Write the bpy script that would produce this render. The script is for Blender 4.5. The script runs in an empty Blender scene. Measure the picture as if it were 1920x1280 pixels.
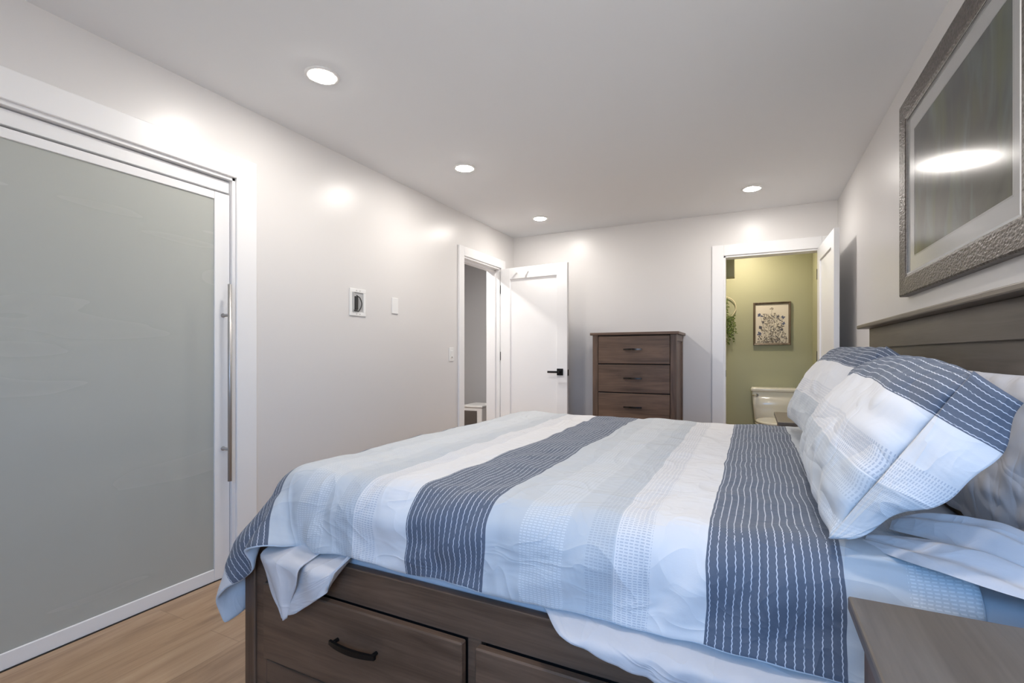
import bpy, bmesh, math, random
import numpy as np
from mathutils import Vector, Matrix, noise

C = bpy.context.scene
COL = C.collection
PI = math.pi
random.seed(7)

# ------------------------------------------------------------------ camera, world, light, exposure
cd = bpy.data.cameras.new('camera')
cam = bpy.data.objects.new('camera', cd); COL.objects.link(cam)
cd.sensor_width = 36.0
cd.lens = 912.0 / 1920.0 * 36.0
cd.shift_y = 24.0 / 1920.0
cd.clip_start = 0.02
cam.location = (0, 0, 1.138)
cam.rotation_euler = (PI / 2, 0, math.radians(26.26))
C.camera = cam

world = bpy.data.worlds.new('world'); C.world = world
world.use_nodes = True
wt = world.node_tree
bg = wt.nodes['Background']
# outdoors: blue sky above the horizon, pale glowing lower half added to brighten the ceiling
wg = wt.nodes.new('ShaderNodeTexCoord'); wsx = wt.nodes.new('ShaderNodeSeparateXYZ'); wr_ = wt.nodes.new('ShaderNodeValToRGB')
wt.links.new(wg.outputs['Generated'], wsx.inputs[0]); wma = wt.nodes.new('ShaderNodeMath'); wma.operation = 'MULTIPLY_ADD'
wma.inputs[1].default_value = 0.5; wma.inputs[2].default_value = 0.5
wt.links.new(wsx.outputs[2], wma.inputs[0]); wt.links.new(wma.outputs[0], wr_.inputs[0])
cr_ = wr_.color_ramp
cr_.elements[0].position = 0.47; cr_.elements[0].color = (1.0, 0.97, 0.93, 1)
cr_.elements[1].position = 0.53; cr_.elements[1].color = (0.20, 0.50, 1.0, 1)
wt.links.new(wr_.outputs[0], bg.inputs['Color'])
bg.inputs['Strength'].default_value = 9.5

LAMP_STRENGTH = 245.0
LAMP_COLOR = (1.0, 0.945, 0.885, 1)
C.view_settings.view_transform = 'Standard'
C.view_settings.look = 'None'
C.view_settings.gamma = 1.0
C.view_settings.use_curve_mapping = False
C.view_settings.exposure = 0.32
C.cycles.max_bounces = 10
C.cycles.diffuse_bounces = 8
C.cycles.sample_clamp_indirect = 6.0

# daylight comes in through the window of the wall behind the camera: a portal guides its samples
pd = bpy.data.lights.new('window_portal', 'AREA'); pd.shape = 'RECTANGLE'; pd.size = 1.15; pd.size_y = 1.25
pd.cycles.is_portal = True
po = bpy.data.objects.new('window_portal', pd); COL.objects.link(po)
po.location = (0.025, -0.98, 1.45); po.rotation_euler = (PI / 2, 0, 0)

# ------------------------------------------------------------------ room numbers
XL, XR, YB, YN, H = -2.40, 0.65, 4.90, -0.90, 2.44
WT = 0.16

# ------------------------------------------------------------------ node helpers
class NT:
    def __init__(self, name, rough=0.5, spec=0.5, metallic=0.0, color=(0.8, 0.8, 0.8)):
        self.m = bpy.data.materials.new(name); self.m.use_nodes = True
        self.t = self.m.node_tree; self.b = self.t.nodes['Principled BSDF']
        self.b.inputs['Roughness'].default_value = rough
        self.b.inputs['Specular IOR Level'].default_value = spec
        self.b.inputs['Metallic'].default_value = metallic
        self.b.inputs['Base Color'].default_value = (*color, 1)
    def n(self, typ, **kw):
        nd = self.t.nodes.new(typ)
        for k, v in kw.items(): setattr(nd, k, v)
        return nd
    def put(self, sock, v):
        if isinstance(v, (int, float)): sock.default_value = v
        elif isinstance(v, tuple):
            sock.default_value = (*v, 1) if (len(v) == 3 and sock.type == 'RGBA') else v
        else: self.t.links.new(v, sock)
    def M(self, op, a, b=0.0, c=0.0):
        nd = self.n('ShaderNodeMath', operation=op)
        self.put(nd.inputs[0], a); self.put(nd.inputs[1], b); self.put(nd.inputs[2], c)
        return nd.outputs[0]
    def mix(self, f, a, b):
        nd = self.n('ShaderNodeMix', data_type='RGBA')
        self.put(nd.inputs[0], f); self.put(nd.inputs[6], a); self.put(nd.inputs[7], b)
        return nd.outputs[2]
    def coord(self, kind='Object'):
        return self.n('ShaderNodeTexCoord').outputs[kind]
    def mapping(self, v, scale=(1, 1, 1), loc=(0, 0, 0), rot=(0, 0, 0)):
        nd = self.n('ShaderNodeMapping'); self.t.links.new(v, nd.inputs[0])
        nd.inputs['Scale'].default_value = scale; nd.inputs['Location'].default_value = loc; nd.inputs['Rotation'].default_value = rot
        return nd.outputs[0]
    def noise(self, v, scale, detail=3, rough=0.5, dist=0.0):
        nd = self.n('ShaderNodeTexNoise'); self.t.links.new(v, nd.inputs['Vector'])
        nd.inputs['Scale'].default_value = scale; nd.inputs['Detail'].default_value = detail
        nd.inputs['Roughness'].default_value = rough; nd.inputs['Distortion'].default_value = dist
        return nd.outputs['Fac']
    def ramp(self, f, stops, interp='LINEAR'):
        nd = self.n('ShaderNodeValToRGB'); self.t.links.new(f, nd.inputs[0])
        cr = nd.color_ramp; cr.interpolation = interp
        while len(cr.elements) < len(stops): cr.elements.new(0.5)
        for e, (p, c) in zip(cr.elements, stops):
            e.position = p; e.color = (*c, 1)
        return nd.outputs[0]
    def bump(self, h, strength=0.3, dist=0.01, prev=None):
        nd = self.n('ShaderNodeBump'); self.t.links.new(h, nd.inputs['Height'])
        nd.inputs['Strength'].default_value = strength; nd.inputs['Distance'].default_value = dist
        if prev is not None: self.t.links.new(prev, nd.inputs['Normal'])
        self.t.links.new(nd.outputs[0], self.b.inputs['Normal'])
        return nd.outputs[0]
    def color(self, c): self.put(self.b.inputs['Base Color'], c)

def paint(name, col, rough=0.5, bump=0.06, scale=220, spec=0.5):
    k = NT(name, rough, spec, color=col)
    k.bump(k.noise(k.coord(), scale, 2), bump, 0.002)
    return k.m

def plain(name, col, rough=0.4, metallic=0.0, spec=0.5):
    k = NT(name, rough, spec, metallic, col)
    k.put(k.b.inputs['Roughness'], k.M('ADD', k.M('MULTIPLY', k.noise(k.coord(), 30, 2), 0.1), rough - 0.05))
    return k.m

def wood(name, c0, c1, axis, rough=0.42, scale=1.0):
    k = NT(name, rough)
    v = k.coord()
    sc = [9.0 * scale] * 3; sc[axis] = 0.7 * scale
    w = k.mapping(v, tuple(sc))
    f = k.noise(w, 2.2, 5, 0.6, 0.8)
    fine = [160.0] * 3; fine[axis] = 6.0
    g = k.noise(k.mapping(v, tuple(fine)), 1.0, 2)
    patch = k.noise(v, 3.0, 2)
    s = k.M('ADD', k.M('MULTIPLY', f, 0.65), k.M('ADD', k.M('MULTIPLY', g, 0.2), k.M('MULTIPLY', patch, 0.25)))
    k.color(k.ramp(s, [(0.38, c0), (0.66, c1)]))
    k.bump(g, 0.08, 0.002)
    return k.m

MAT = {}
MAT['wall'] = paint('painted wall light warm grey', (0.70, 0.685, 0.675), 0.34)
MAT['ceiling'] = paint('ceiling flat white', (0.825, 0.84, 0.86), 0.8)
MAT['white'] = paint('white trim paint', (0.83, 0.83, 0.835), 0.32, 0.03)
MAT['green'] = paint('sage green wall paint', (0.42, 0.425, 0.285), 0.5)
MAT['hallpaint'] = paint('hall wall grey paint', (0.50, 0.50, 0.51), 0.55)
WD0, WD1 = (0.058, 0.034, 0.022), (0.165, 0.102, 0.067)
MAT['wood_x'] = wood('dark stained wood grain x', WD0, WD1, 0)
MAT['wood_y'] = wood('dark stained wood grain y', WD0, WD1, 1)
MAT['wood_z'] = wood('dark stained wood grain z', WD0, WD1, 2)
HD0, HD1 = (0.105, 0.084, 0.066), (0.165, 0.138, 0.112)  # same dark wood made lighter and greyer: the light's sheen put into the colour
MAT['head_y'] = wood('dark stained wood with painted sheen', HD0, HD1, 1, 0.35)
MAT['black'] = plain('black metal', (0.012, 0.012, 0.013), 0.35, 0.6)
MAT['bronze'] = plain('dark bronze metal', (0.05, 0.042, 0.036), 0.25, 1.0)
MAT['dark'] = plain('dark gap', (0.02, 0.016, 0.014), 0.8)
MAT['steel'] = plain('brushed steel', (0.48, 0.47, 0.46), 0.42, 0.75)
MAT['chrome'] = plain('chrome', (0.75, 0.74, 0.72), 0.12, 1.0)
MAT['porcelain'] = plain('glazed porcelain', (0.80, 0.77, 0.70), 0.12)
MAT['plastic'] = plain('white plastic', (0.80, 0.80, 0.79), 0.35)
MAT['cable'] = plain('black cable', (0.02, 0.02, 0.02), 0.5)
MAT['grille'] = plain('brown grey grille', (0.16, 0.14, 0.125), 0.5)

def oak_floor():
    k = NT('oak plank floor', 0.34)
    v = k.coord()
    br = k.n('ShaderNodeTexBrick'); br.offset = 0.37; br.squash = 1.0
    k.t.links.new(k.mapping(v, (1, 1, 1), rot=(0, 0, PI / 2)), br.inputs['Vector'])
    br.inputs['Scale'].default_value = 1.0
    br.inputs['Brick Width'].default_value = 1.25; br.inputs['Row Height'].default_value = 0.182
    br.inputs['Mortar Size'].default_value = 0.0012; br.inputs['Mortar Smooth'].default_value = 0.4
    br.inputs['Color1'].default_value = (0, 0, 0, 1); br.inputs['Color2'].default_value = (1, 1, 1, 1)
    br.inputs['Mortar'].default_value = (0.4, 0.4, 0.4, 1); br.inputs['Bias'].default_value = 0.0
    tone = br.outputs['Color']
    sep = k.n('ShaderNodeSeparateColor'); k.t.links.new(tone, sep.inputs[0])
    comb = k.n('ShaderNodeVectorMath', operation='ADD'); k.t.links.new(v, comb.inputs[0])
    sh = k.n('ShaderNodeCombineXYZ'); k.t.links.new(k.M('MULTIPLY', sep.outputs[0], 7.0), sh.inputs[1])
    k.t.links.new(sh.outputs[0], comb.inputs[1])
    vv = comb.outputs[0]
    f = k.noise(k.mapping(vv, (7, 0.9, 1)), 1.6, 6, 0.62, 1.2)
    g = k.noise(k.mapping(vv, (90, 3, 1)), 1.0, 3)
    s = k.M('ADD', k.M('MULTIPLY', f, 0.75), k.M('ADD', k.M('MULTIPLY', g, 0.15), k.M('MULTIPLY', sep.outputs[0], 0.14)))
    base = k.ramp(s, [(0.32, (0.23, 0.135, 0.078)), (0.52, (0.40, 0.26, 0.155)), (0.72, (0.50, 0.345, 0.215))])
    k.color(k.mix(k.M('MULTIPLY', br.outputs['Fac'], 0.6), base, (0.16, 0.10, 0.06)))
    k.bump(g, 0.05, 0.001)
    return k.m
MAT['floor'] = oak_floor()

def frosted():
    k = NT('frosted grey green door glass', 0.22, 0.5, 0, (0.43, 0.445, 0.415))
    k.b.inputs['Coat Weight'].default_value = 0.15
    k.b.inputs['Coat Roughness'].default_value = 0.02
    f = k.noise(k.mapping(k.coord(), (1, 0.4, 3)), 2.0, 2)
    k.put(k.b.inputs['Roughness'], k.M('ADD', k.M('MULTIPLY', f, 0.12), 0.2))
    return k.m
MAT['frosted'] = frosted()

def emit(name, col, st):
    k = NT(name, 0.4)
    k.b.inputs['Emission Color'].default_value = col
    k.b.inputs['Emission Strength'].default_value = st
    return k.m
def thin_glass(fixed=None):
    k = NT('glazing', 0.02)
    tr = k.n('ShaderNodeBsdfTransparent'); gl = k.n('ShaderNodeBsdfGlossy'); gl.inputs['Roughness'].default_value = 0.17
    fr = k.n('ShaderNodeFresnel'); fr.inputs['IOR'].default_value = 1.55
    mx = k.n('ShaderNodeMixShader'); 
    if fixed is None: k.t.links.new(fr.outputs[0], mx.inputs[0])
    else: mx.inputs[0].default_value = fixed
    k.t.links.new(tr.outputs[0], mx.inputs[1]); k.t.links.new(gl.outputs[0], mx.inputs[2])
    out = [n for n in k.t.nodes if n.type == 'OUTPUT_MATERIAL'][0]
    k.t.links.new(mx.outputs[0], out.inputs['Surface'])
    return k.m
MAT['lamp'] = emit('recessed lamp lens', LAMP_COLOR, LAMP_STRENGTH)
MAT['bathlamp'] = emit('bathroom lamp lens', (1.0, 0.85, 0.66, 1), 330.0)
MAT['hallfill'] = emit('added hall lamp lens', LAMP_COLOR, 720.0)

def cloth_mat(name, stripes=True, base=(0.7, 0.7, 0.72), wr=0.35, ws=9.0):
    k = NT(name, 0.85, 0.2)
    k.b.inputs['Sheen Weight'].default_value = 0.15
    uv = k.n('ShaderNodeUVMap').outputs[0]
    sx = k.n('ShaderNodeSeparateXYZ'); k.t.links.new(uv, sx.inputs[0])
    s, t = sx.outputs[0], sx.outputs[1]
    s = k.M('ADD', s, k.M('MULTIPLY', k.M('SUBTRACT', k.noise(k.mapping(uv, (2.5, 5, 1)), 1.0, 3), 0.5), 0.022))
    weave = k.noise(k.mapping(uv, (260, 260, 1)), 1.0, 2)
    if stripes:
        DARK, GREY, WHITE = (0.115, 0.132, 0.170), (0.555, 0.58, 0.60), (0.75, 0.74, 0.735)
        p = k.M('FRACT', k.M('DIVIDE', k.M('ADD', s, 0.87 + 0.783 * 4), 0.783))
        lt = k.M('LESS_THAN', p, 0.319)
        gr = k.M('LESS_THAN', p, 0.753)
        def band(a, b): return k.M('MULTIPLY', k.M('GREATER_THAN', p, a), k.M('LESS_THAN', p, b))
        # dashes woven across the stripes
        row = k.M('LESS_THAN', k.M('FRACT', k.M('DIVIDE', t, 0.0056)), 0.42)
        zig = k.M('ABSOLUTE', k.M('SUBTRACT', k.M('FRACT', k.M('DIVIDE', t, 0.0112)), 0.5))
        col_ = k.M('LESS_THAN', k.M('FRACT', k.M('DIVIDE', k.M('ADD', s, k.M('MULTIPLY', zig, 0.003)), 0.0108)), 0.72)
        dash = k.M('MULTIPLY', row, col_)
        fade = k.M('MULTIPLY', dash, band(0.45, 0.60))
        fdark = k.M('MULTIPLY', dash, band(0.665, 0.75))
        fwh = k.M('MULTIPLY', dash, band(0.757, 0.85))
        grey = k.mix(k.M('MULTIPLY', fade, 0.55), GREY, (0.82, 0.83, 0.84))
        grey = k.mix(k.M('MULTIPLY', fdark, 0.4), grey, (0.27, 0.31, 0.37))
        white = k.mix(k.M('MULTIPLY', fwh, 0.5), WHITE, (0.30, 0.34, 0.42))
        wob = k.M('MULTIPLY', zig, 0.0028)
        lf = k.M('FRACT', k.M('DIVIDE', k.M('ADD', k.M('ADD', s, 0.87 + 0.783 * 4 + 0.004), wob), 0.0157))
        line = k.M('LESS_THAN', lf, 0.12)
        thr = k.M('MULTIPLY', k.M('GREATER_THAN', k.noise(k.mapping(uv, (300, 40, 1)), 1.0, 1), 0.36), 0.75)
        dark = k.mix(k.M('MULTIPLY', weave, 0.35), DARK, (0.16, 0.19, 0.245))
        dark = k.mix(k.M('MULTIPLY', line, thr), dark, (0.78, 0.80, 0.84))
        c = k.mix(gr, white, grey)
        c = k.mix(lt, c, dark)
        k.color(c)
    else:
        k.color(base)
    w1 = k.noise(k.mapping(uv, (1.0, 0.55, 1), rot=(0, 0, 0.55)), ws, 3, 0.5, 0.5)
    def ridged(scale, rot, sc, pw):
        n_ = k.noise(k.mapping(uv, sc, rot=(0, 0, rot)), scale, 2, 0.45, 0.8)
        return k.M('POWER', k.M('SUBTRACT', 1.0, k.M('ABSOLUTE', k.M('MULTIPLY', k.M('SUBTRACT', n_, 0.5), 4.0))), pw)
    cr1 = ridged(5.0, 0.5, (1.0, 0.45, 1), 3.0); cr2 = ridged(11.0, -0.5, (0.5, 1.0, 1), 3.0)
    hgt = k.M('ADD', k.M('MULTIPLY', w1, 0.5), k.M('ADD', k.M('MULTIPLY', cr1, 0.35), k.M('MULTIPLY', cr2, 0.16)))
    n1 = k.bump(hgt, wr * 1.6, 0.022)
    k.bump(weave, 0.12, 0.001, n1)
    return k.m
MAT['stripe'] = cloth_mat('striped woven bedding')
MAT['sheet'] = cloth_mat('pale cotton sheet', False, (0.62, 0.60, 0.605), 0.3, 10)
MAT['lining'] = cloth_mat('pale blue lining', False, (0.62, 0.70, 0.78), 0.2, 10)
MAT['mattress'] = cloth_mat('mattress ticking', False, (0.60, 0.61, 0.64), 0.15, 14)

# ------------------------------------------------------------------ mesh helpers
def link(name, me, parent=None):
    o = bpy.data.objects.new(name, me); COL.objects.link(o)
    if parent is not None: o.parent = parent
    return o
def tag(o, label=None, cat=None, group=None, kind=None):
    if label: o['label'] = label
    if cat: o['category'] = cat
    if group: o['group'] = group
    if kind: o['kind'] = kind
    return o
def empty(name, loc, rz=0, label=None, cat=None, group=None, kind=None):
    o = bpy.data.objects.new(name, None); COL.objects.link(o)
    o.location = loc; o.rotation_euler = (0, 0, rz); o.empty_display_size = 0.1
    return tag(o, label, cat, group, kind)

class MB:
    """collects shapes into one bmesh"""
    def __init__(self): self.bm = bmesh.new(); self.mi = 0
    def box(self, x0, x1, y0, y1, z0, z1, bev=0.0, seg=1):
        b = bmesh.new()
        bmesh.ops.create_cube(b, size=1.0)
        for v in b.verts:
            v.co = Vector(((x0 + x1) / 2 + v.co.x * (x1 - x0), (y0 + y1) / 2 + v.co.y * (y1 - y0), (z0 + z1) / 2 + v.co.z * (z1 - z0)))
        if bev > 0:
            bmesh.ops.bevel(b, geom=b.edges[:], offset=bev, segments=seg, profile=0.5, affect='EDGES')
        self.add(b); return self
    def add(self, b, mat4=None, smooth=False):
        off = {}
        for v in b.verts: off[v] = self.bm.verts.new(mat4 @ v.co if mat4 else v.co)
        for f in b.faces:
            try:
                nf = self.bm.faces.new([off[v] for v in f.verts]); nf.material_index = self.mi; nf.smooth = f.smooth or smooth
            except ValueError: pass
        b.free()
    def tube(self, pts, r, n=10, cap=True):
        pts = [Vector(p) for p in pts]
        rs = r if isinstance(r, (list, tuple)) else [r] * len(pts)
        rings = []; up = None
        for i, p in enumerate(pts):
            d = (pts[min(i + 1, len(pts) - 1)] - pts[max(i - 1, 0)]).normalized()
            if up is None:
                a = Vector((0, 0, 1)) if abs(d.z) < 0.9 else Vector((1, 0, 0))
                up = d.cross(a).normalized()
            up = (up - d * up.dot(d)).normalized(); sd = d.cross(up)
            rings.append([self.bm.verts.new(p + (up * math.cos(2 * PI * k / n) + sd * math.sin(2 * PI * k / n)) * rs[i]) for k in range(n)])
        for a, b in zip(rings, rings[1:]):
            for k in range(n):
                f = self.bm.faces.new((a[k], a[(k + 1) % n], b[(k + 1) % n], b[k])); f.smooth = True; f.material_index = self.mi
        if cap:
            self.bm.faces.new(list(reversed(rings[0]))).material_index = self.mi; self.bm.faces.new(rings[-1]).material_index = self.mi
        return self
    def loft(self, rings, cap=True, smooth=True):
        vs = [[self.bm.verts.new(p) for p in r] for r in rings]; n = len(vs[0])
        for a, b in zip(vs, vs[1:]):
            for k in range(n):
                f = self.bm.faces.new((a[k], a[(k + 1) % n], b[(k + 1) % n], b[k])); f.smooth = smooth; f.material_index = self.mi
        if cap:
            self.bm.faces.new(list(reversed(vs[0]))).material_index = self.mi; self.bm.faces.new(vs[-1]).material_index = self.mi
        return self
    def disc(self, c, r, n=32, normal_down=True):
        vs = [self.bm.verts.new((c[0] + r * math.cos(2 * PI * k / n), c[1] + r * math.sin(2 * PI * k / n), c[2])) for k in range(n)]
        f = self.bm.faces.new(vs[::-1] if normal_down else vs); f.material_index = self.mi
        return self
    def build(self, name, mats, parent=None):
        me = bpy.data.meshes.new(name)
        bmesh.ops.recalc_face_normals(self.bm, faces=self.bm.faces[:])
        self.bm.to_mesh(me); self.bm.free()
        for m in (mats if isinstance(mats, list) else [mats]): me.materials.append(m)
        return link(name, me, parent)

def rrect(cx, cy, hx, hy, r, z, n=5):
    out = []
    for (sx, sy, a0) in ((1, 1, 0), (-1, 1, PI / 2), (-1, -1, PI), (1, -1, 1.5 * PI)):
        for k in range(n + 1):
            a = a0 + PI / 2 * k / n
            out.append((cx + sx * (hx - r) + r * math.cos(a), cy + sy * (hy - r) + r * math.sin(a), z))
    return out

def grid_mesh(name, P, UV, mats, parent=None, smooth=True, wrap=False):
    nu, nv = P.shape[:2]
    idx = np.arange(nu * nv).reshape(nu, nv)
    q = np.stack([idx[:-1, :-1], idx[1:, :-1], idx[1:, 1:], idx[:-1, 1:]], -1).reshape(-1, 4)
    me = bpy.data.meshes.new(name)
    me.from_pydata(P.reshape(-1, 3).tolist(), [], q.tolist())
    ul = me.uv_layers.new(name='UVMap')
    uvf = UV.reshape(-1, 2)
    li = np.empty(len(me.loops), dtype=np.int32); me.loops.foreach_get('vertex_index', li)
    ul.data.foreach_set('uv', uvf[li].astype(np.float32).ravel())
    me.polygons.foreach_set('use_smooth', [smooth] * len(me.polygons))
    for m in (mats if isinstance(mats, list) else [mats]): me.materials.append(m)
    return link(name, me, parent)

def nz(x, y, z=0.0): return noise.noise(Vector((x, y, z)))

# ------------------------------------------------------------------ setting
def structure(name, mb, mat, parent=None):
    o = mb.build(name, mat, parent)
    if parent is None: o['kind'] = 'structure'
    return o

structure('floor', MB().box(-3.8, 1.0, -1.2, 6.6, -0.1, 0.0), MAT['floor'])
structure('ceiling', MB().box(-3.8, 1.0, -1.2, 6.6, H, H + 0.1), MAT['ceiling'])

D1A, D1B, D1H = -0.62, 1.622, 2.046       # sliding door opening along the left wall
D2A, D2B, D2H = 3.837, 4.582, 2.05        # hall door opening
w = MB()
w.box(XL - WT, XL, YN - 0.2, D1A, 0, H)
w.box(XL - WT, XL, D1A, D1B, D1H, H)
w.box(XL - WT, XL, D1B, D2A, 0, H)
w.box(XL - WT, XL, D2A, D2B, D2H, H)
w.box(XL - WT, XL, D2B, YB + 0.0, 0, H)
# the hole of the recessed media box is cut by building around it is not needed: the box sits shallow
structure('wall_left', w, MAT['wall'])
B1A, B1B, B1H = -0.234, 0.536, 2.045      # bathroom door opening in the back wall
w = MB()
w.box(XL - WT, B1A, YB, YB + 0.12, 0, H)
w.box(B1A, B1B, YB, YB + 0.12, B1H, H)
w.box(B1B, XR + 0.15, YB, YB + 0.12, 0, H)
structure('wall_back', w, MAT['wall'])
structure('wall_right', MB().box(XR, XR + 0.15, YN - 0.2, YB, 0, H), MAT['wall'])
WX0, WX1, WZ0, WZ1 = -0.55, 0.6, 0.83, 2.08
w = MB()
w.box(XL - WT, WX0, YN - 0.12, YN, 0, H)
w.box(WX1, XR + 0.15, YN - 0.12, YN, 0, H)
w.box(WX0, WX1, YN - 0.12, YN, 0, WZ0)
w.box(WX0, WX1, YN - 0.12, YN, WZ1, H)
structure('wall_near', w, MAT['wall'])
wf = MB()
for a, b, c, d in ((WX0, WX0 + 0.05, WZ0, WZ1), (WX1 - 0.05, WX1, WZ0, WZ1), (WX0, WX1, WZ0, WZ0 + 0.05), (WX0, WX1, WZ1 - 0.05, WZ1), (0.0, 0.05, WZ0, WZ1)):
    wf.box(a, b, YN - 0.09, YN - 0.03, c, d, 0.004)
win = structure('window_1', wf, MAT['white'])
MB().box(WX0 + 0.04, WX1 - 0.04, YN - 0.063, YN - 0.058, WZ0 + 0.04, WZ1 - 0.04).build('glass_pane', thin_glass(0.04), win)

# closet behind the sliding door, hall behind the open door, bathroom behind the back wall
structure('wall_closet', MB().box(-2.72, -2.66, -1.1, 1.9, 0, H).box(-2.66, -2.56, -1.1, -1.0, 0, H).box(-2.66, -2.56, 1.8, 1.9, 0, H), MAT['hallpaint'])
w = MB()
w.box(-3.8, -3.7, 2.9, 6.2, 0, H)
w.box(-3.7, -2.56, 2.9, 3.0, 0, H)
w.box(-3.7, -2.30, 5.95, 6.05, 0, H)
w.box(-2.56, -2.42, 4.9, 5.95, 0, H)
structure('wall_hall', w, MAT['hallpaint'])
BX0, BX1, BY = -0.85, 0.60, 6.30
w = MB()
w.box(BX0, BX1, BY, BY + 0.1, 0, H)
w.box(BX0 - 0.1, BX0, YB + 0.12, BY + 0.1, 0, H)
w.box(BX1, BX1 + 0.1, YB + 0.12, BY + 0.1, 0, H)
w.box(BX0, BX1, YB + 0.121, YB + 0.125, B1H, H)
structure('wall_bathroom', w, MAT['green'])
structure('trim_1', MB().box(BX0, -0.165, 5.55, 5.70, 1.945, H, 0.002), MAT['green'])

# baseboards
def board(name, *b): structure(name, MB().box(*b, 0.004), MAT['white'])
BBH, BBT = 0.11, 0.014
board('baseboard_left', XL, XL + BBT, D1B + 0.12, D2A - 0.095, 0, BBH)
board('baseboard_back', XL, B1A - 0.11, YB - BBT, YB, 0, BBH)
board('baseboard_right', XR - BBT, XR, YN, YB, 0, BBH)
board('baseboard_hall', -3.7, -2.56, 5.95 - BBT, 5.95, 0, BBH)
board('baseboard_bathroom', BX0, BX1, BY - BBT, BY, 0, BBH)

# door casings
def casing(name, wallaxis, plane, sgn, a, b, h, wid, depth, proj=0.018, wid_b=None):
    """flat casing round an opening plus the jamb lining the wall thickness"""
    m = MB(); wid_b = wid if wid_b is None else wid_b
    def bx(u0, u1, z0, z1, d0, d1, bev=0.003):
        lo, hi = sorted((plane + sgn * d0, plane + sgn * d1))
        if wallaxis == 'x': m.box(lo, hi, u0, u1, z0, z1, bev)
        else: m.box(u0, u1, lo, hi, z0, z1, bev)
    bx(a - wid, a, 0, h + wid, 0, proj)
    bx(b, b + wid_b, 0, h + wid, 0, proj)
    bx(a, b, h, h + wid, 0, proj - 0.0005)
    bx(a - 0.004, a + 0.016, 0, h, -depth, 0.004, 0.001)
    bx(b - 0.016, b + 0.004, 0, h, -depth, 0.004, 0.001)
    bx(a, b, h - 0.016, h + 0.004, -depth, 0.004, 0.001)
    return structure(name, m, MAT['white'])
casing('trim_2', 'x', XL, 1, D1A, D1B, D1H, 0.114, WT)
casing('trim_3', 'x', XL, 1, D2A, D2B, D2H, 0.088, WT)
casing('trim_4', 'y', YB, -1, B1A, B1B, B1H, 0.10, 0.12, wid_b=0.09)
# door stops inside the jambs
structure('trim_5', MB().box(XL - 0.09, XL - 0.05, D2A + 0.016, D2A + 0.028, 0, D2H - 0.016).box(XL - 0.09, XL - 0.05, D2B - 0.028, D2B - 0.016, 0, D2H - 0.016)
          .box(XL - 0.09, XL - 0.05, D2A + 0.016, D2B - 0.016, D2H - 0.03, D2H - 0.016), MAT['white'])
# strike plate on the bathroom jamb
# ------------------------------------------------------------------ sliding closet door (door_1)
d1 = empty('door_1', (XL - 0.05, 0.5, 0), kind='structure')
LX0, LX1 = -2.442, -2.412   # leaf thickness
def loc(mb, name, mat, root):
    o = mb.build(name, mat, root); o.matrix_parent_inverse = Matrix.Translation(root.location).inverted(); return o
leafB = D1B - 0.019
m = MB()
m.box(LX0, LX1, leafB - 0.078, leafB, 0.002, 1.955, 0.002)
m.box(LX0, LX1, D1A + 0.02, D1A + 0.09, 0.002, 1.955, 0.002)
m.box(LX0, LX1 - 0.001, D1A + 0.09, leafB - 0.078, 1.917, 1.955, 0.002)
m.box(LX0, LX1 - 0.001, D1A + 0.09, leafB - 0.078, 0.002, 0.062, 0.002)
loc(m, 'leaf_frame', MAT['white'], d1)
loc(MB().box(LX0 + 0.008, LX1 - 0.008, D1A + 0.09, leafB - 0.078, 0.06, 1.919), 'glass_panel', MAT['frosted'], d1)
loc(MB().box(XL - 0.085, XL - 0.018, D1A + 0.016, D1B - 0.018, 1.966, 2.024, 0.002), 'track_cover', MAT['white'], d1)
loc(MB().box(XL - 0.06, XL - 0.006, D1A + 0.016, D1B - 0.016, 0.0, 0.0018), 'floor_track', MAT['dark'], d1)
hy, hx = leafB - 0.036, LX1 + 0.055
hd = loc(MB().tube([(hx, hy, 0.50), (hx, hy, 1.49)], 0.0095, 14), 'pull_handle', MAT['steel'], d1)
for z in (0.66, 1.335):
    st = MB().tube([(LX1 - 0.001, hy, z), (LX1 + 0.004, hy, z), (LX1 + 0.006, hy, z), (hx, hy, z)], [0.011, 0.011, 0.007, 0.007], 10).build('standoff', MAT['steel'], hd)

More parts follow.
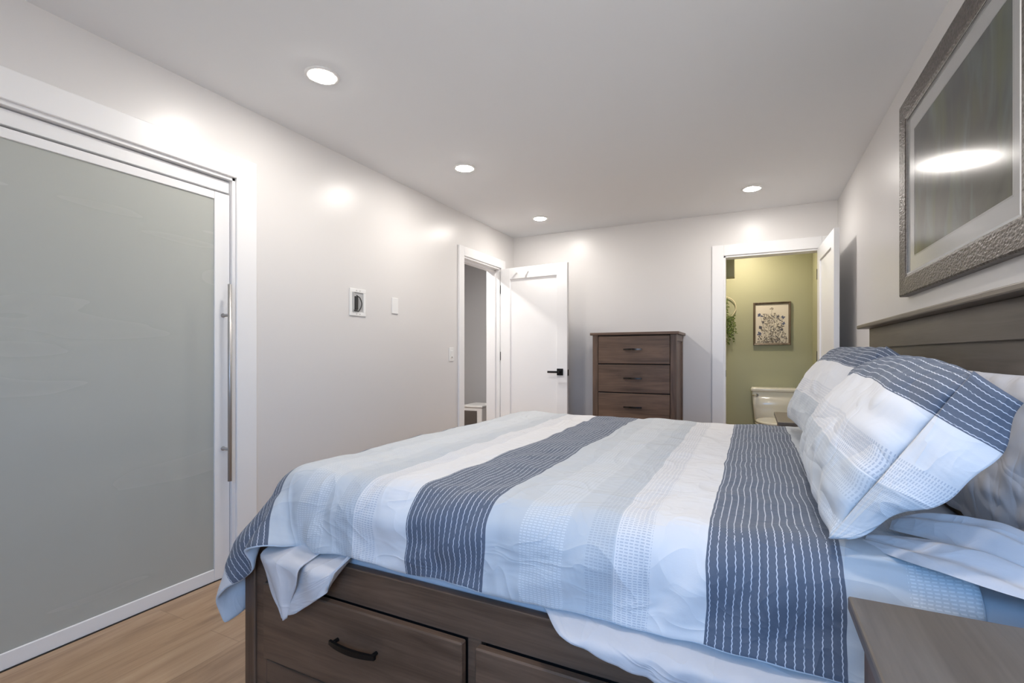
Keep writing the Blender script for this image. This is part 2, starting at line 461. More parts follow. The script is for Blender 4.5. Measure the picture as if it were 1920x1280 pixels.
# ------------------------------------------------------------------ shaker door leaves
def lever(parent, y, z, x_face, sgn, toward):
    """square rose and flat lever; leaf lies along local +y, thickness along x"""
    m = MB()
    m.box(*sorted((x_face, x_face + sgn * 0.009)), y - 0.033, y + 0.033, z - 0.033, z + 0.033, 0.002)
    m.tube([(x_face, y, z), (x_face + sgn * 0.05, y, z)], 0.010, 10)
    m.box(*sorted((x_face + sgn * 0.042, x_face + sgn * 0.054)), *sorted((y + 0.012 * -toward, y + toward * 0.115)), z - 0.010, z + 0.010, 0.002)
    return m.build('lever_handle', MAT['black'], parent)
def leaf(name, loc_, rz, width, height, handle_z=0.96):
    """hinge at local origin, leaf along +y, thickness x in [0,0.035]"""
    root = empty(name, loc_, rz, kind='structure')
    T = 0.035; S = 0.115
    m = MB()
    m.box(0, T, 0, S, 0.008, height, 0.002); m.box(0, T, width - S, width, 0.008, height, 0.002)
    m.box(0.0, T, S, width - S, height - S, height, 0.0015); m.box(0.0, T, S, width - S, 0.008, 0.22, 0.0015)
    m.build('leaf_frame', MAT['white'], root)
    MB().box(0.011, T - 0.011, S - 0.003, width - S + 0.003, 0.21, height - S + 0.003).build('recessed_panel', MAT['white'], root)
    for z in (0.25, 1.12, 1.82):
        MB().tube([(-0.005, -0.006, z - 0.045), (-0.005, -0.006, z + 0.045)], 0.006, 8).box(0.0, T + 0.004, -0.0035, -0.0005, z - 0.045, z + 0.045).build('hinge', MAT['black'], root)
    MB().box(T * 0.5 - 0.012, T * 0.5 + 0.012, width - 0.001, width + 0.0015, handle_z - 0.03, handle_z + 0.03).build('latch_plate', MAT['bronze'], root)
    return root, T
# hall door: hinge at far jamb, swung into the room
a = math.atan2(-(0.76), -(0.14))
hall_leaf, T = leaf('door_2', (XL + 0.026, D2B + 0.001, 0), 0, 0.772, 2.035)
hall_leaf.rotation_euler.z = -math.radians(95.5)
lever(hall_leaf, 0.76 - 0.065, 0.965, T, 1, -1)
lever(hall_leaf, 0.76 - 0.065, 0.965, 0, -1, -1)
for yy in (0.20, 0.335):
    k = MB(); k.tube([(T, yy, 1.985), (T + 0.012, yy, 1.985), (T + 0.016, yy, 1.985), (T + 0.022, yy, 1.985)], [0.007, 0.006, 0.012, 0.010], 10)
    k.box(T, T + 0.003, yy - 0.011, yy + 0.011, 1.97, 2.0, 0.001)
    k.build('knob_hook', MAT['plastic'], hall_leaf)
bath_leaf, T = leaf('door_3', (B1B - 0.002, YB - 0.03, 0), 0, 0.765, 2.035)
bath_leaf.rotation_euler.z = math.radians(181.6)
lever(bath_leaf, 0.76 - 0.065, 0.965, 0, -1, -1)
lever(bath_leaf, 0.76 - 0.065, 0.965, T, 1, -1)
st = MB().box(B1A + 0.0155, B1A + 0.018, YB + 0.01, YB + 0.03, 0.93, 0.99).build('trim_6', MAT['black']); st['kind'] = 'structure'

# ------------------------------------------------------------------ recessed lights
def downlight(x, y, label, lensmat, strength_group='recessed ceiling lights'):
    root = empty('recessed_light', (x, y, H), 0, label, 'ceiling light', strength_group)
    n = 36; prof = [(0.078, 0.0), (0.078, -0.003), (0.074, -0.006), (0.060, -0.007), (0.056, -0.004), (0.056, 0.0)]
    m = MB()
    rings = [[(r * math.cos(2 * PI * k / n), r * math.sin(2 * PI * k / n), z) for k in range(n)] for r, z in prof]
    m.loft(rings, cap=False).build('trim_ring', MAT['plastic'], root)
    MB().loft([[(r * math.cos(2 * PI * k / n), r * math.sin(2 * PI * k / n), z) for k in range(n)] for r, z in ((0.0565, -0.0045), (0.055, -0.0075), (0.046, -0.0095), (0.025, -0.011), (0.003, -0.0115))], cap=False).build('lens', lensmat, root)
    return root
downlight(-1.80, 1.646, 'glowing round recessed ceiling light nearest the frosted sliding door', MAT['lamp'])
downlight(-1.80, 2.90, 'glowing round recessed ceiling light over the recessed cable box on the wall', MAT['lamp'])
downlight(-1.82, 4.296, 'glowing round recessed ceiling light over the open white hall door', MAT['lamp'])
downlight(0.0, 4.258, 'glowing round recessed ceiling light in front of the bathroom doorway', MAT['lamp'])
downlight(0.0, 1.0, 'unseen recessed ceiling light added over the near end of the bed', MAT['lamp'])  # out of view, added for extra light on the bed
downlight(-0.10, 5.80, 'warm recessed ceiling light inside the green bathroom', MAT['bathlamp'], 'bathroom lights')
downlight(-3.1, 4.0, 'unseen recessed ceiling light added to brighten the hall', MAT['hallfill'], 'added hall lights')  # added lamp, never in view, lifts the hall walls

# ------------------------------------------------------------------ wall plates on the left wall
mb_ = empty('cable_box', (XL, 2.495, 1.489), 0, 'white recessed media box with coiled black cable on the left wall', 'wall box')
m = MB(); a_, b_ = 0.075, 0.092; ia, ib = 0.052, 0.066
m.box(0, 0.007, -a_, a_, ib, b_, 0.002); m.box(0, 0.007, -a_, a_, -b_, -ib, 0.002)
m.box(0, 0.007, -a_, -ia, -ib, ib, 0.002); m.box(0, 0.007, ia, a_, -ib, ib, 0.002)
m.build('face_frame', MAT['plastic'], mb_)
m = MB(); m.box(0.0003, 0.0013, -ia, ia, -ib, ib)
m.box(0.001, 0.012, -ia, -ia + 0.012, -ib, ib); 
m.build('back_plate', plain('box inside grey', (0.45, 0.45, 0.45), 0.5), mb_)
MB().box(0.001, 0.014, -0.033, -0.004, -0.05, 0.04, 0.003).build('black_plug', MAT['cable'], mb_)
pts = [(0.012, -0.02, 0.045)] + [(0.012, 0.0 + 0.028 * math.sin(PI * k / 10), 0.045 - 0.0105 * k) for k in range(1, 11)] + [(0.012, -0.045, -0.055)]
MB().tube(pts, 0.0035, 8).build('cable', MAT['cable'], mb_)
for yy in (-0.016, 0.016):
    for zz in (-0.079, 0.079):
        MB().tube([(0.006, yy, zz), (0.0085, yy, zz)], 0.0035, 8).build('screw', MAT['steel'], mb_)
bp = MB().box(0, 0.007, -0.036, 0.036, -0.06, 0.06, 0.003)
o = bp.build('blank_wall_plate', MAT['plastic']); o.location = (XL, 2.878, 1.50)
tag(o, 'blank white wall plate beside the recessed cable box', 'wall plate')
ls = empty('light_switch', (XL, 3.64, 1.138), 0, 'white rocker light switch beside the hall doorway casing', 'light switch')
MB().box(0, 0.006, -0.036, 0.036, -0.06, 0.06, 0.002).build('plate', MAT['plastic'], ls)
MB().box(0.005, 0.010, -0.017, 0.017, -0.034, 0.034, 0.002).build('rocker', MAT['plastic'], ls)
MB().box(0.009, 0.0115, -0.006, 0.006, -0.030, -0.022).build('indicator', MAT['grille'], ls)

# ------------------------------------------------------------------ hall appliance
ap = empty('air_purifier', (-3.16, 5.42, 0), math.radians(2), 'boxy white appliance with a brown grey front grille standing in the hall', 'appliance')
m = MB(); m.box(-0.14, 0.14, -0.16, 0.20, 0.0, 0.47, 0.012, 2); m.build('body', MAT['plastic'], ap)
MB().box(-0.15, 0.15, -0.17, 0.21, 0.47, 0.495, 0.006, 2).build('top_cover', MAT['plastic'], ap)
m = MB(); m.box(-0.11, 0.07, -0.166, -0.158, 0.17, 0.43)
for k in range(18): m.box(-0.11, 0.07, -0.172, -0.165, 0.175 + k * 0.0143, 0.181 + k * 0.0143)
m.build('grille', MAT['grille'], ap)
MB().box(0.06, 0.12, 0.05, 0.15, 0.495, 0.507, 0.003).build('control_panel', MAT['plastic'], ap)

# ------------------------------------------------------------------ arched bar handles
def bar_handle(name, parent, c, half, axis, out, mat, drop=0.0):
    """bow handle: axis = unit vector along, out = unit outward"""
    ax, ou, c = Vector(axis), Vector(out), Vector(c)
    m = MB(); n = 14; w_, rings = 0.008, []
    for i in range(n + 1):
        t = -1 + 2 * i / n
        p = c + ax * half * t + ou * (0.020 + 0.012 * (1 - t * t))
        up = ax.cross(ou).normalized()
        hw = w_ * (0.75 + 0.25 * (1 - t * t)); th = 0.0045
        rings.append([p + up * hw + ou * th, p - up * hw + ou * th, p - up * hw - ou * th, p + up * hw - ou * th])
    m.loft(rings, smooth=False)
    for s in (-1, 1):
        q = c + ax * (half * 0.86 * s)
        m.tube([q - ou * 0.001, q + ou * 0.026], 0.006, 8)
    return m.build(name, mat, parent)

# ------------------------------------------------------------------ dresser
DX0, DX1, DYF, DYB, DZ = -1.366, -0.568, 4.42, 4.892, 1.339
dr = empty('dresser', ((DX0 + DX1) / 2, (DYF + DYB) / 2, 0), 0, 'tall dark brown wooden chest of drawers against the back wall', 'dresser')
dw = (DX1 - DX0) / 2; dd = (DYB - DYF) / 2
MB().box(-dw, dw, -dd, dd, DZ - 0.024, DZ, 0.003).build('top', MAT['wood_x'], dr)
b = dw - 0.022; f = -dd + 0.018
m = MB()
for sx in (-1, 1):
    for (y0, y1) in ((f, f + 0.05), (dd - 0.055, dd - 0.005)):
        m.box(*sorted((sx * b, sx * (b - 0.052))), y0, y1, 0, DZ - 0.024, 0.0015)
m.build('corner_posts', MAT['wood_z'], dr)
for sx in (-1, 1):
    m = MB()
    m.box(*sorted((sx * (b - 0.012), sx * (b - 0.03))), f + 0.05, dd - 0.055, 0.10, DZ - 0.03)
    m.box(*sorted((sx * b, sx * (b - 0.03))), f + 0.05, dd - 0.055, DZ - 0.08, DZ - 0.024)
    m.box(*sorted((sx * b, sx * (b - 0.03))), f + 0.05, dd - 0.055, 0.08, 0.16)
    m.build('side_panel', MAT['wood_z'], dr)
MB().box(-b + 0.03, b - 0.03, dd - 0.02, dd - 0.008, 0.08, DZ - 0.024).build('back_panel', MAT['dark'], dr)
MB().box(-b + 0.052, b - 0.052, f + 0.012, f + 0.03, 0.0, DZ - 0.024).build('carcass_face', MAT['dark'], dr)
zt = DZ - 0.034
for k in range(4):
    hgt = 0.252
    z1, z0 = zt - k * 0.262, zt - k * 0.262 - hgt
    dv = MB().box(-b + 0.056, b - 0.056, f - 0.004, f + 0.016, z0, z1, 0.003).build('drawer', MAT['wood_x'], dr)
    bar_handle('handle', dv, (0.0, f - 0.004, (z0 + z1) / 2 + 0.004), 0.082, (1, 0, 0), (0, -1, 0), MAT['bronze'])
MB().box(-b + 0.052, b - 0.052, f + 0.004, f + 0.02, 0.06, zt - 4 * 0.262, 0.002).build('plinth_rail', MAT['wood_x'], dr)

# ------------------------------------------------------------------ nightstands
def nightstand(cx, cy, label):
    r = empty('nightstand', (cx, cy, 0), 0, label, 'nightstand', 'nightstands either side of the bed')
    hx, hy_, z = 0.245, 0.29, 0.73
    MB().box(-hx, hx, -hy_, hy_, z - 0.024, z, 0.004, 2).build('top', MAT['head_y'], r)
    bx, by = hx - 0.02, hy_ - 0.02
    MB().box(-bx + 0.012, bx, -by + 0.03, by - 0.03, 0.14, z - 0.024).build('body', MAT['wood_y'], r)
    for sx in (-1, 1):
        for sy in (-1, 1):
            MB().box(*sorted((sx * bx, sx * (bx - 0.045))), *sorted((sy * by, sy * (by - 0.045))), 0, z - 0.024, 0.002).build('leg', MAT['wood_z'], r)
    for (z0, z1) in ((0.44, 0.685), (0.17, 0.42)):
        d = MB().box(-bx - 0.004, -bx + 0.016, -by + 0.05, by - 0.05, z0, z1, 0.003).build('drawer', MAT['wood_y'], r)
        bar_handle('handle', d, (-bx - 0.004, 0, (z0 + z1) / 2), 0.08, (0, 1, 0), (-1, 0, 0), MAT['black'])
    return r
nightstand(0.145 + 0.245, 0.991 - 0.29, 'dark wooden nightstand in the foreground at the near side of the bed')
ns2 = nightstand(0.14 + 0.245, 3.37 + 0.26, 'dark wooden nightstand beyond the far pillow in front of the toilet')

# ------------------------------------------------------------------ bed
BYN, BYF = 1.08, 3.14
bed = empty('bed', (-0.5, 2.1, 0), 0, 'dark wooden storage bed with drawers along its side and a panelled headboard', 'bed')
inv = Matrix.Translation(bed.location).inverted()
def bpart(mb, name, mat, parent=bed):
    o = mb.build(name, mat, parent)
    if parent is bed: o.matrix_parent_inverse = inv
    return o
FX = -1.545
hb = bpart(MB().box(0.555, 0.585, BYN - 0.06, BYF - 0.005, 1.172, 1.272, 0.002), 'headboard_rail', MAT['head_y'])
bpart(MB().box(0.505, 0.64, BYN - 0.10, BYF + 0.03, 1.272, 1.292, 0.005, 2), 'headboard_cap', MAT['head_y'])
bpart(MB().box(0.570, 0.590, BYN - 0.04, BYF - 0.02, 0.25, 1.172), 'headboard_panel', MAT['head_y'])
for y in (BYN - 0.06, BYF - 0.065): bpart(MB().box(0.555, 0.615, y, y + 0.06, 0, 1.172, 0.002), 'headboard_post', MAT['wood_z'])
for y in (BYN, BYF - 0.085): bpart(MB().box(FX, FX + 0.05, y, y + 0.085, 0, 0.505, 0.003), 'foot_post', MAT['wood_z'])
bpart(MB().box(FX + 0.01, FX + 0.04, BYN + 0.085, BYF - 0.085, 0.10, 0.495, 0.002), 'footboard', MAT['wood_y'])
for (y0, s) in ((BYN, 1), (BYF, -1)):
    def yy(a, b): return sorted((y0 + s * a, y0 + s * b))
    bpart(MB().box(FX + 0.05, 0.55, *yy(0.012, 0.04), 0.395, 0.498, 0.002), 'side_rail', MAT['wood_x'])
    m = MB()
    m.box(FX + 0.05, FX + 0.10, *yy(0.008, 0.04), 0.0, 0.498, 0.002)
    m.box(FX + 0.10, 0.55, *yy(0.008, 0.04), 0.05, 0.125, 0.002)
    m.box(-0.668, -0.628, *yy(0.014, 0.04), 0.125, 0.395)
    m.box(0.15, 0.19, *yy(0.014, 0.04), 0.125, 0.395)
    bpart(m, 'side_frame', MAT['wood_x'])
    bpart(MB().box(FX + 0.10, 0.55, *yy(0.05, 0.06), 0.05, 0.40), 'inner_panel', MAT['dark'])
    for (x0, x1) in ((-1.435, -0.672), (-0.632, 0.146)):
        dv = bpart(MB().box(x0, x1, *yy(-0.014, 0.012), 0.145, 0.392, 0.004), 'drawer', MAT['wood_x'])
        bar_handle('handle', dv, ((x0 + x1) / 2 + 0.025, y0 - s * 0.014, 0.292), 0.086, (1, 0, 0), (0, -s, 0), MAT['black'])
bpart(MB().box(FX + 0.04, 0.56, BYN + 0.06, BYF - 0.06, 0.38, 0.40), 'slat_deck', MAT['wood_y'])

# mattress
MX0, MX1, MY0, MY1, MZ = -1.485, 0.535, 1.125, 3.085, 0.70
m = MB().box(MX0, MX1, MY0, MY1, 0.402, MZ, 0.05, 4)
for f_ in m.bm.faces: f_.smooth = True
mo = m.build('mattress', MAT['mattress'])
tag(mo, 'thick mattress in a pale blue fitted sheet lying on the wooden bed', 'mattress')

# ------------------------------------------------------------------ duvet: a small cloth solver lays it over the mattress
def sim_cloth(P, cols, steps=240, iters=10, seed=1, pin=None, bend=0.25, stretch_u=1.0, stretch_v=1.0, du=0.02, dv=0.02):
    rng = np.random.default_rng(seed)
    X = P.copy(); V = np.zeros_like(X); dt = 1 / 60.0
    nu, nv = X.shape[:2]
    def con(axis, gap, L, k):
        return (axis, gap, L, k)
    def solve(X, axis, gap, L, k, par, n):
        sl_a = [slice(None)] * 2; sl_b = [slice(None)] * 2
        ia = np.arange(par[0], n - gap, 2 * gap)
        ia = np.concatenate([ia + o for o in range(1)])
        sl_a[axis] = ia; sl_b[axis] = ia + gap
        A = X[tuple(sl_a)]; B = X[tuple(sl_b)]
        d = B - A; l = np.sqrt((d * d).sum(-1, keepdims=True)) + 1e-9
        c = d * (0.5 * k * (l - L) / l)
        X[tuple(sl_a)] = A + c; X[tuple(sl_b)] = B - c
    def diag(X, flip, L, k):
        for pu in (0, 1):
            iu = np.arange(pu, nu - 1, 2)
            for pv in (0, 1):
                jv = np.arange(pv, nv - 1, 2)
                a = np.ix_(iu, jv + (1 if flip else 0)); b = np.ix_(iu + 1, jv + (0 if flip else 1))
                A = X[a]; B = X[b]; d = B - A; l = np.sqrt((d * d).sum(-1, keepdims=True)) + 1e-9
                c = d * (0.5 * k * (l - L) / l)
                X[a] = A + c; X[b] = B - c
    Lu, Lv = du * stretch_u, dv * stretch_v; Ld = math.hypot(Lu, Lv)
    for st in range(steps):
        V[..., 2] -= 4.0 * dt
        V *= 0.985 if st < steps * 0.7 else 0.93
        X0 = X.copy(); X = X + V * dt
        for it in range(iters):
            for p in (0, 1):
                solve(X, 0, 1, Lu, 1.0, (p,), nu); solve(X, 1, 1, Lv, 1.0, (p,), nv)
            diag(X, False, Ld, 0.5); diag(X, True, Ld, 0.5)
            for p in range(6):
                solve(X, 0, 3, 3 * Lu, bend, (p,), nu); solve(X, 1, 3, 3 * Lv, bend, (p,), nv)
        if pin is not None:
            X[..., :2] += (P[..., :2] - X[..., :2]) * pin[..., None]
        for (c, h, r) in cols:
            q0 = X - c; q = np.abs(q0) - (h - r); qm = np.maximum(q, 0)
            ln = np.sqrt((qm * qm).sum(-1)); mx = q.max(-1)
            d = ln + np.minimum(mx, 0) - r
            hit = d < 0
            g = np.where((ln > 1e-9)[..., None], qm / np.maximum(ln, 1e-9)[..., None], (q == mx[..., None]).astype(float)) * np.sign(q0)
            push = np.where(hit[..., None], -d[..., None] * g, 0)
            X = X + push
            mv = X - X0; nrm = (mv * g).sum(-1, keepdims=True) * g
            X = np.where(hit[..., None], X0 + nrm + (mv - nrm) * 0.35, X)
        low = X[..., 2] < 0.02
        X[..., 2] = np.where(low, 0.02, X[..., 2])
        V = (X - X0) / dt
        sp = np.sqrt((V * V).sum(-1, keepdims=True)); V = V * np.minimum(1, 3.0 / np.maximum(sp, 1e-6))
    return X

S0, S1, T0, T1 = -1.84, 0.37, 0.955, 3.25
d_ = 0.021
su = np.arange(S0, S1 + 1e-6, d_); tv = np.arange(T0, T1 + 1e-6, d_)
SS, TT = np.meshgrid(su, tv, indexing='ij')
P = np.zeros(SS.shape + (3,))
P[..., 0] = SS; P[..., 1] = TT; P[..., 2] = 0.765
rng = np.random.default_rng(3)
for i in range(P.shape[0]):
    for j in range(P.shape[1]):
        x, y = SS[i, j], TT[i, j]
        P[i, j, 2] += 0.020 * nz(x * 3.1, y * 3.3, 1.0) + 0.010 * nz(x * 8, y * 7, 4.0)
cols = [
    (np.array([(MX0 + MX1) / 2, (MY0 + MY1) / 2, 0.41]), np.array([(MX1 - MX0) / 2 + 0.012, (MY1 - MY0) / 2 + 0.012, 0.325]), 0.10),
    (np.array([-0.5, (BYN + BYF) / 2, 0.255]), np.array([1.06, (BYF - BYN) / 2 + 0.02, 0.265]), 0.02),
]
pin = np.where((SS > -1.38) & (TT > 1.26) & (TT < 2.95), 0.15, 0.0)
X = sim_cloth(P, cols, stretch_u=1.004, stretch_v=1.008, du=d_, dv=d_, pin=pin)
def ridge(v): return (1 - abs(v)) ** 3
NX = np.zeros_like(X)
gu = np.gradient(X, axis=0); gv = np.gradient(X, axis=1)
NX = np.cross(gu, gv); NX /= np.linalg.norm(NX, axis=-1, keepdims=True) + 1e-9
for i in range(X.shape[0]):
    for j in range(X.shape[1]):
        s, t = SS[i, j], TT[i, j]
        a = nz(s * 5, t * 5, 9.0)
        hang = min(1.0, max(0.0, (1.22 - t) / 0.12)); foot = min(1.0, max(0.0, (-1.40 - s) / 0.1))
        p_, q_ = s * 0.8 + t * 0.6, -s * 0.6 + t * 0.8
        r1 = ridge(nz(p_ * 3.2 + a * 0.5, q_ * 8.5, 2.0)) - 0.5
        r2 = ridge(nz(s * 6 + a, t * 2.6, 6.0)) - 0.5
        r3 = nz(s * 15, t * 11, 12.0)
        amp = 0.009 * a + 0.009 * r2 + 0.004 * r3 + hang * 0.020 * r1 + foot * 0.014 * (ridge(nz(s * 2.5, t * 9 + a, 3.0)) - 0.4)
        X[i, j] += NX[i, j] * amp
        if t < 1.1: X[i, j, 2] += (0.012 * nz(s * 4, 1.0, 7.0) + 0.006 * nz(s * 13, 2.0, 7.0)) * (1.1 - t) / 0.15
UV = np.stack([SS, TT], -1)
du_o = grid_mesh('duvet', X, UV, [MAT['stripe'], MAT['lining']])
tag(du_o, 'rumpled duvet with grey, white and dark slate pinstriped bands spread over the bed', 'duvet')
sd = du_o.modifiers.new('thick', 'SOLIDIFY'); sd.thickness = 0.014; sd.offset = 1.0; sd.material_offset_rim = 1; sd.material_offset = 1; sd.use_rim = True
ss = du_o.modifiers.new('smooth', 'SUBSURF'); ss.levels = 1; ss.render_levels = 1

# ------------------------------------------------------------------ pillows
def pillow_arrays(w_, h_, th, seed, nu=72, nv=44, wr=0.012):
    """front and back sheets closed at the rim; local x along width, y up the height, z thickness"""
    out = []
    for side in (1, -0.55):
        Pm = np.zeros((nu, nv, 3))
        for i in range(nu):
            for j in range(nv):
                u = -1 + 2 * i / (nu - 1); v = -1 + 2 * j / (nv - 1)
                eu = 1 - 0.035 * (1 - v * v); ev = 1 - 0.05 * (1 - u * u)
                tk = max(0.0, (1 - abs(u) ** 2.6)) ** 0.55 * max(0.0, (1 - abs(v) ** 2.4)) ** 0.55
                wz = wr * (nz(u * 3 + seed, v * 2.4, seed) + 0.6 * nz(u * 7, v * 5 + seed, seed + 3)) * min(1, tk * 2)
                edge = max(abs(u), abs(v))
                pinch = 0.006 * math.sin(u * 24 + seed) * (abs(v) ** 6) + 0.004 * math.sin(v * 19 + seed) * (abs(u) ** 6)
                Pm[i, j] = (u * w_ / 2 * ev ** 0 * (eu), v * h_ / 2 * ev, side * th / 2 * tk + (wz if side > 0 else wz * 0.5) + pinch)
        out.append(Pm)
    return out
def pillow(name, label, centre, w_, h_, th, lean, yaw, seed, mat, group, striped=True, s_scale=1.0, s_off=0.0, sag=0.0, flap=None):
    """lean = angle of the face from upright; width runs along -y, face looks to -x and up"""
    A, Bk = pillow_arrays(w_, h_, th, seed)
    nu, nv = A.shape[:2]
    ul = np.linspace(-w_ / 2, w_ / 2, nu); vl = np.linspace(0, h_, nv)
    UVg = np.zeros((nu, nv, 2))
    UVg[..., 0] = (vl * s_scale + s_off)[None, :]; UVg[..., 1] = ul[:, None]
    Pall = np.concatenate([A, Bk[::-1]], 0); UVall = np.concatenate([UVg, UVg[::-1]], 0)
    # axes: width -> -y, up -> (sin lean, 0, cos lean), face -> (-cos lean, 0, sin lean)
    W = np.array([0, -1, 0.0]); U = np.array([math.sin(lean), 0, math.cos(lean)]); N = np.array([-math.cos(lean), 0, math.sin(lean)])
    cy_, sy_ = math.cos(yaw), math.sin(yaw)
    R = np.array([[cy_, -sy_, 0], [sy_, cy_, 0], [0, 0, 1.0]])
    def place(Q):
        Q = Q.copy()
        if sag: Q[..., 1] -= sag * np.abs(Q[..., 0] / (w_ / 2)) ** 2 * np.clip((Q[..., 1] / (h_ / 2) + 1) / 2, 0, 1) ** 1.5
        return ((Q[..., 0:1] * W + Q[..., 1:2] * U + Q[..., 2:3] * N) @ R.T)
    o = grid_mesh(name, place(Pall), UVall, mat)
    bm_ = bmesh.new(); bm_.from_mesh(o.data); bmesh.ops.remove_doubles(bm_, verts=bm_.verts[:], dist=0.0008); bmesh.ops.recalc_face_normals(bm_, faces=bm_.faces[:]); bm_.to_mesh(o.data); bm_.free()
    o.location = centre
    tag(o, label, 'pillow', group)
    s_ = o.modifiers.new('smooth', 'SUBSURF'); s_.levels = 1; s_.render_levels = 1
    if flap:
        L, back = flap
        n1, n2 = 26, nv
        F = np.zeros((n1, n2, 3)); FU = np.zeros((n1, n2, 2))
        for i in range(n1):
            q = i / (n1 - 1)
            for j in range(n2):
                v = -1 + 2 * j / (n2 - 1)
                rise = min(1.0, max(0.0, (v + 1.0) / 0.7)) ** 0.8
                vv = v * (1 - 0.08 * q) + 0.04 * q
                xx = w_ / 2 * 0.985 + L * math.sin(q * PI / 2) * (0.3 + 0.7 * rise) + 0.008 * q * math.sin(v * 5 + 1)
                zz = -back * q ** 1.2 * (0.25 + 0.75 * rise) * (1.0 + 0.2 * math.sin(v * 3 + 0.5)) + 0.005 * math.sin(v * 9) * q
                yy_ = vv * h_ / 2
                F[i, j] = (xx, yy_, zz)
                FU[i, j] = (vl[j] * s_scale + s_off, w_ / 2 + (L + back) * q)
        fo = grid_mesh('pillowcase_end', place(F), FU, mat, o)
        sdd = fo.modifiers.new('thick', 'SOLIDIFY'); sdd.thickness = 0.006; sdd.offset = 0
    return o
# dark band starts at 0.365 of arc above the lower edge
S_OFF = -0.87 - 0.783 * 1 - 0.36 + 0.783
pillow('pillow', 'plump striped pillow at the near side of the bed, its open case end hanging loose', (0.270, 1.60, 0.955), 0.92, 0.44, 0.18, math.radians(33), math.radians(-1.5), 1.3, MAT['stripe'], 'striped pillows', s_scale=1.10, s_off=S_OFF, sag=0.04, flap=(0.045, 0.075))
pillow('pillow', 'striped pillow at the far side of the bed, partly behind the near one', (0.30, 2.55, 0.985), 0.90, 0.44, 0.17, math.radians(31), math.radians(2), 5.1, MAT['stripe'], 'striped pillows', s_scale=1.10, s_off=S_OFF, sag=0.01, flap=(0.03, 0.05))
pillow('pillow', 'plain pale pillow leaning on the headboard behind the near striped pillow', (0.515, 1.50, 0.905), 0.92, 0.40, 0.08, math.radians(4), 0, 8.2, MAT['sheet'], 'plain pillows', False)
pillow('pillow', 'plain pale pillow leaning on the headboard behind the far striped pillow', (0.515, 2.50, 0.905), 0.88, 0.40, 0.08, math.radians(4), 0, 11.7, MAT['sheet'], 'plain pillows', False)

# ------------------------------------------------------------------ bed sheet showing below the duvet and bunched by the pillows
def interp(x, pts):
    xs = [p[0] for p in pts]; ys = [p[1] for p in pts]
    return float(np.interp(x, xs, ys))
hem = [(-1.43, 0.53), (-1.40, 0.50), (-1.36, 0.43), (-1.32, 0.38), (-1.29, 0.352), (-1.265, 0.345), (-1.23, 0.36), (-1.14, 0.42), (-1.10, 0.45), (-1.085, 0.53), (-1.05, 0.56),
       (-0.62, 0.56), (-0.50, 0.525), (-0.35, 0.490), (-0.18, 0.455), (0.05, 0.41), (0.30, 0.36), (0.50, 0.35)]
nx_, nt = 200, 46
SP = np.zeros((nx_, nt, 3)); SU = np.zeros((nx_, nt, 2))
for i in range(nx_):
    x = -1.43 + 1.93 * i / (nx_ - 1); hz = interp(x, hem)
    for j in range(nt):
        q = j / (nt - 1)
        if True:
            z = 0.655 + (hz - 0.655) * q
            out_ = 1 / (1 + math.exp((z - 0.508) / 0.004))
            y = 1.119 - 0.076 * out_
            if x < -1.03:
                xd = -1.196 + (0.55 - z) * (-0.12 / 0.203)
                step = 1 / (1 + math.exp(min(50, max(-50, (x - xd) / 0.003))))
                y -= out_ * (0.0 * step + 0.022 * max(0, min(1, (x - xd) / 0.08)) * (1 - step) - 0.0)
                y -= out_ * 0.006 * math.sin((x * 40 + z * 22))
            else:
                y -= out_ * (0.022 * nz(x * 9 + z * 6, z * 3, 5.0) + 0.012 * nz(x * 22 - z * 9, z * 4, 8.0) + 0.006)
        SP[i, j] = (x + 0.004 * nz(x * 20, q * 5, 3.0), y, z); SU[i, j] = (x, q * 0.6)
sh = grid_mesh('bed_sheet', SP, SU, MAT['sheet'])
tag(sh, 'pale creased bed sheet hanging out below the duvet along the drawers', 'bed sheet')
s_ = sh.modifiers.new('thick', 'SOLIDIFY'); s_.thickness = 0.003; s_.offset = 0
# the folded corner of the sheet, lying over the next fold
CN, CM = 30, 30
CP = np.zeros((CN, CM, 3)); CU = np.zeros((CN, CM, 2))
for j in range(CM):
    q = j / (CM - 1); z = 0.540 - q * 0.202
    xl = float(np.interp(-z, [-0.562, -0.50, -0.44, -0.37, -0.34], [-1.415, -1.405, -1.375, -1.322, -1.296]))
    xr = float(np.interp(-z, [-0.562, -0.50, -0.34], [-1.185, -1.208, -1.270]))
    for i in range(CN):
        w_ = i / (CN - 1)
        tuck = 1 / (1 + math.exp((z - 0.512) / 0.005))
        y = 1.100 - 0.068 * tuck - 0.014 * math.sin(PI * w_) * tuck - 0.010 * w_ ** 4 * tuck + 0.004 * math.sin(w_ * 9 + z * 30) * tuck
        CP[i, j] = (xl + (xr - xl) * w_ + 0.003 * math.sin(z * 60), y, z - 0.008 * math.sin(PI * w_) * (q > 0.9)); CU[i, j] = (xl + (xr - xl) * w_, z)
cn = grid_mesh('folded_corner', CP, CU, MAT['sheet'], sh)
s_ = cn.modifiers.new('thick', 'SOLIDIFY'); s_.thickness = 0.004; s_.offset = 0
